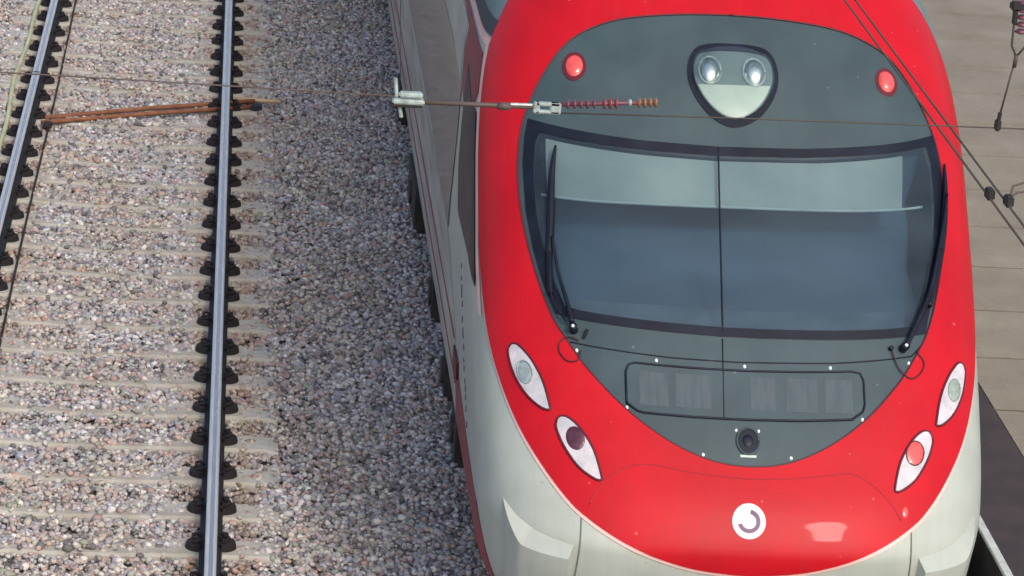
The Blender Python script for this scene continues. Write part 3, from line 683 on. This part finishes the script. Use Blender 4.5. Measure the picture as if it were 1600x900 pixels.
sp_('cantrail', [(-3.08,2.60),(-3.05,2.68),(-2.92,2.93),(-3.3,2.95),(EN,2.96),(EN,2.68),(-4.9,2.67),(-3.9,2.66)], M['sidewhite'], .005)
sp_('red_stripe', [(-2.93,2.62),(-2.90,2.80),(-2.78,2.94),(-3.2,2.97),(EN,2.98),(EN,3.02),(-3.2,3.015),(-2.2,3.005),(-1.86,2.99),(-1.84,2.80),(-2.1,2.62),(-2.5,2.50)], M['sidered'], .006, gs=.15)
sp_('pale_stripe', [(-1.77,3.035),(EN,3.035),(EN,3.085),(-1.74,3.085)], M['trim'], .006)
sp_('gutter', [(-1.72,3.095),(EN,3.10),(EN,3.16),(-1.66,3.18)], M['gutter'], .014)
sp_('cab_side_window', [(-2.48,2.80),(-2.65,2.58),(-3.11,2.19),(-3.18,1.93),(-2.15,1.96),(-1.83,1.90),(-1.83,2.34),(-1.84,2.70),(-2.1,2.72)], M['black'], .010, gs=.12)
# red stripe running down to the skirt and round the corner
RS = [(SY(18.75,1.0),1.02),(SY(18.2,.97),.97),(SY(17.85,.92),.92),(-1.96,.86),(-1.78,.74),(-1.66,.62),(-1.56,.52),(-1.50,.465),(-1.56,.462),(-1.75,.552),(-1.9,.603),(-2.2,.622),(SY(17.9,.63),.622),(SY(18.9,.64),.622),(SY(18.9,.9),.95)]
patch('skirt_stripe', RS, M['sidered'], TR, off=.004, gs=.08, gz=.05, rim=.004)
# thin door and panel lines on the side, small marks
for y0, y1, z0, z1 in ((19.0, 60, 1.12, 1.12), (18.9, 60, .86, .86)):
    b = MB(); b.tube([(XC-Wd(z0)-.004, y0, z0), (XC-Wd(z1)-.004, y1, z1)], .007, 5); b.build('side_moulding', M['sidered'], TR)
b = MB(); rl_ = random.Random(3)
for k in range(16):
    y = 18.62-.055*k+rl_.uniform(-.03, .03); z = 1.72-.047*k+rl_.uniform(-.02, .02); h = rl_.uniform(.008, .02)
    b.box((XC-Wd(z)-.004, y-rl_.uniform(.01, .035), z-h), (XC-Wd(z)+.004, y+.012, z+h))
b.build('side_lettering', M['purple'], TR)
for y in (27, 36.5):
    b = MB(); b.tube([(XC-Wd(.68)-.004, y, .68), (XC-Wd(1.3)-.004, y, 1.3), (XC-W0-.006, y, 2.95)], .004, 5); b.build('door_joint', M['black'], TR)
b = MB(); b.box((XC-Wd(1.04)-.018, 18.60, .98), (XC-Wd(1.04)+.02, 18.95, 1.10), .008); b.build('door_button', M['lamprim'], TR)
# roof
v = []; f = []; zz = [3.12,3.2,3.28,3.37,3.45,3.53,3.6,3.68,3.74,3.8,3.85,3.89,3.92,3.945,3.958]
prof = [(-Wd(z)-.003, z+.002) for z in zz]+[(Wd(z)+.003, z+.002) for z in zz[::-1]]
for y in (20.8, YEND): v += [(XC+x, y, z+.004) for x, z in prof]
n = len(prof); f = [(i, n+i, n+i+1, i+1) for i in range(n-1)]+[tuple(range(n)), tuple(range(n, 2*n))[::-1]]
obj('roof', v, f, M['roof'], TR, smooth=False)
for sg in (-1, 1):
    P = [(-1.70,3.10),(-1.65,3.22),(-1.59,3.35),(-1.44,3.51),(-1.2,3.71),(-.81,3.87),(-.6,3.95),(-(S1+.48),3.95),(-(S1+.48),3.10)]
    P = [(sg*-a*-1, c) for a, c in P]
    patch('roof_shoulder', P, M['roof'], TR, off=.009, gs=.1, gz=.05, rim=.004)
patch('roof_front', [(-2.7,3.862),(2.7,3.862),(2.7,3.953),(-2.7,3.953)], M['roof'], TR, off=.013, gs=.08, gz=.015, rim=.006)
b = MB(); b.box((XC-.7, 22.2, 3.97), (XC+.7, 25.2, 4.22), .06); b.box((XC-.65, 30, 3.97), (XC+.65, 33, 4.2), .06); b.build('roof_unit', M['roof'], TR)
# underframe and wheels
b = MB(); b.box((XC-1.25, 17.6, .22), (XC+1.25, 60, .64), .03)
b.box((XC-1.0, 16.75, .25), (XC+1.0, 17.7, .5), .03)
b.build('underframe', M['dark'], TR)
for y in (19.4, 22.1, 36, 38.5):
    for sg in (-1, 1):
        b = MB(); b.tube([(XC+sg*.80, y, .43), (XC+sg*.93, y, .43)], .43, 28); b.build('wheel', M['dark'], TR, False)
for y, h, x in ((19.0, .5, 1.40), (20.2, .3, 1.40), (21.8, .35, 1.40), (23.9, 1.1, 1.43), (27.0, .5, 1.42)):
    b = MB(); b.box((XC-x, y, .24), (XC-1.22, y+h, .615), .03)
    b.tube([(XC-x-.02, y+h*.5, .42), (XC-1.3, y+h*.5, .42)], .09, 12); b.build('bogie_box', M['dark'], TR)
b = MB(); b.tube([(XC, 17.0, .75), (XC, 16.25, .75)], .11, 12); b.box((XC-.2, 16.1, .6), (XC+.2, 16.3, .9), .02); b.build('coupler', M['dark'], TR)

# ============================================================ OVERHEAD LINE
YW = 8.5
sw_ = empty('span_wire', (1, YW, 5.47), 'thin span wire crossing the whole photo in front of the train, with clamp and turnbuckle', 'wire')
b = MB(); b.tube([(-7, YW, 5.51), (-2, YW, 5.489), (-.406, YW, 5.480), (.50, YW, 5.470)], .0024, 6); b.build('wire', M['rod'], sw_, True)
b = MB(); b.tube([(.935, YW, 5.446), (1.403, YW, 5.456), (2.153, YW, 5.466), (3, YW, 5.474), (9, YW, 5.53)], .0024, 6); b.build('wire', M['wire'], sw_, True)
b = MB(); b.tube([(.55, YW, 5.457), (.875, YW, 5.459)], .0068, 8); b.tube([(.765, YW, 5.457), (.80, YW, 5.457)], .011, 8); b.build('rod', M['rod'], sw_, True)
b = MB(); b.box((.478, YW-.02, 5.452), (.565, YW+.015, 5.466), .004); b.box((.495, YW-.015, 5.470), (.560, YW+.012, 5.484), .004)
b.tube([(.483, YW, 5.52), (.489, YW, 5.47)], .0055, 8); b.tube([(.496, YW, 5.455), (.505, YW, 5.412)], .0055, 8); b.build('clamp', M['galv'], sw_)
b = MB(); b.box((.47, YW-.018, 5.444), (.56, YW+.01, 5.452), .002); b.build('clamp_bolt', M['cable'], sw_)
b = MB(); b.tube([(.80, YW, 5.463), (.86, YW, 5.464)], .005, 8)
b.box((.868, YW-.012, 5.465), (.935, YW+.006, 5.475), .003); b.box((.868, YW-.012, 5.444), (.935, YW+.006, 5.453), .003)
b.box((.862, YW-.012, 5.444), (.880, YW+.006, 5.475), .003); b.box((.908, YW-.012, 5.444), (.938, YW+.006, 5.475), .003); b.build('turnbuckle', M['galv'], sw_)
ins = MB(); ins.tube([(.935, YW, 5.470), (1.20, YW, 5.489)], .006, 8); ins = ins.build('insulator', M['maroonshed'], sw_, True)
for x0, x1, r, mm, st in ((.955, 1.035, .013, 'maroonshed', .018), (1.055, 1.10, .016, 'redshed', .016), (1.125, 1.137, .011, 'galv', .02), (1.15, 1.20, .014, 'ambershed', .015)):
    x = x0
    while x <= x1:
        z = 5.470+(x-.935)*.072; b = MB(); b.tube([(x-.005, YW, z), (x, YW, z), (x+.004, YW, z), (x+.006, YW, z)], [.006, r, r, .006], 14); b.build('shed', M[mm], ins, True); x += st
for x, lab in ((2.035, 'lower left one of the two contact wires running diagonally over the train'), (2.072, 'upper right one of the two contact wires running diagonally over the train')):
    cw = empty('contact_wire', (x, 8, 5.4), lab, 'wire', 'contact wires')
    b = MB(); b.tube([(x, 2, 5.4), (x, 70, 5.4)], .0032, 6); b.build('wire', M['wire'], cw, True)
    b = MB(); y = 7.98 if x > 2.05 else 8.04; b.box((x-.011, y-.02, 5.396), (x+.011, y+.02, 5.425), .004); b.build('wire_clamp', M['cable'], cw)
sa = empty('steady_arm', (2.1, 8, 5.42), 'thin bent steady arm reaching the contact wires from the right edge', 'steady arm')
b = MB(); b.tube([(2.078, 7.99, 5.42), (2.09, 8.02, 5.44), (2.12, 8.03, 5.447), (2.20, 8.03, 5.452), (3.6, 8.03, 5.50)], .0032, 6); b.build('arm_tube', M['rod'], sa, True)
b = MB(); b.tube([(2.075, 7.99, 5.415), (2.10, 8.01, 5.425), (2.14, 8.02, 5.430), (3.6, 8.03, 5.47)], .0032, 6); b.build('arm_tube', M['rod'], sa, True)
dr = empty('dropper', (2.155, YW, 5.47), 'hanging dropper at the top right corner, clamped to the span wire below an insulator', 'dropper')
b = MB(); b.tube([(2.150, YW, 5.485), (2.176, YW, 5.66)], .0028, 6); b.build('wire', M['wire'], dr, True)
b = MB(); b.box((2.142, YW-.012, 5.458), (2.158, YW+.012, 5.490), .004); b.tube([(2.151, YW, 5.485), (2.153, YW, 5.51)], .006, 8); b.build('clamp', M['cable'], dr)
b = MB(); b.tube([(2.176, YW, 5.64), (2.178, YW, 5.675)], .006, 8); b.tube([(2.178, YW, 5.67), (2.162, YW, 5.70), (2.160, YW, 5.79)], .003, 6); b.tube([(2.178, YW, 5.67), (2.20, YW, 5.70), (2.205, YW, 5.79)], .003, 6); b.build('fork', M['wire'], dr, True)
b = MB()
for k in range(5): b.tube([(2.183, YW, 5.735+k*.02), (2.183, YW, 5.740+k*.02), (2.183, YW, 5.748+k*.02)], [.010, .020, .010], 12)
b.build('insulator', M['maroonshed'], dr, True)
b = MB(); b.box((2.145, YW-.015, 5.80), (2.23, YW+.015, 5.825), .005); b.box((2.155, YW-.01, 5.76), (2.167, YW+.01, 5.81), .003); b.tube([(2.185, YW, 5.82), (2.2, YW, 7.2)], .004, 6); b.build('bracket', M['cable'], dr)
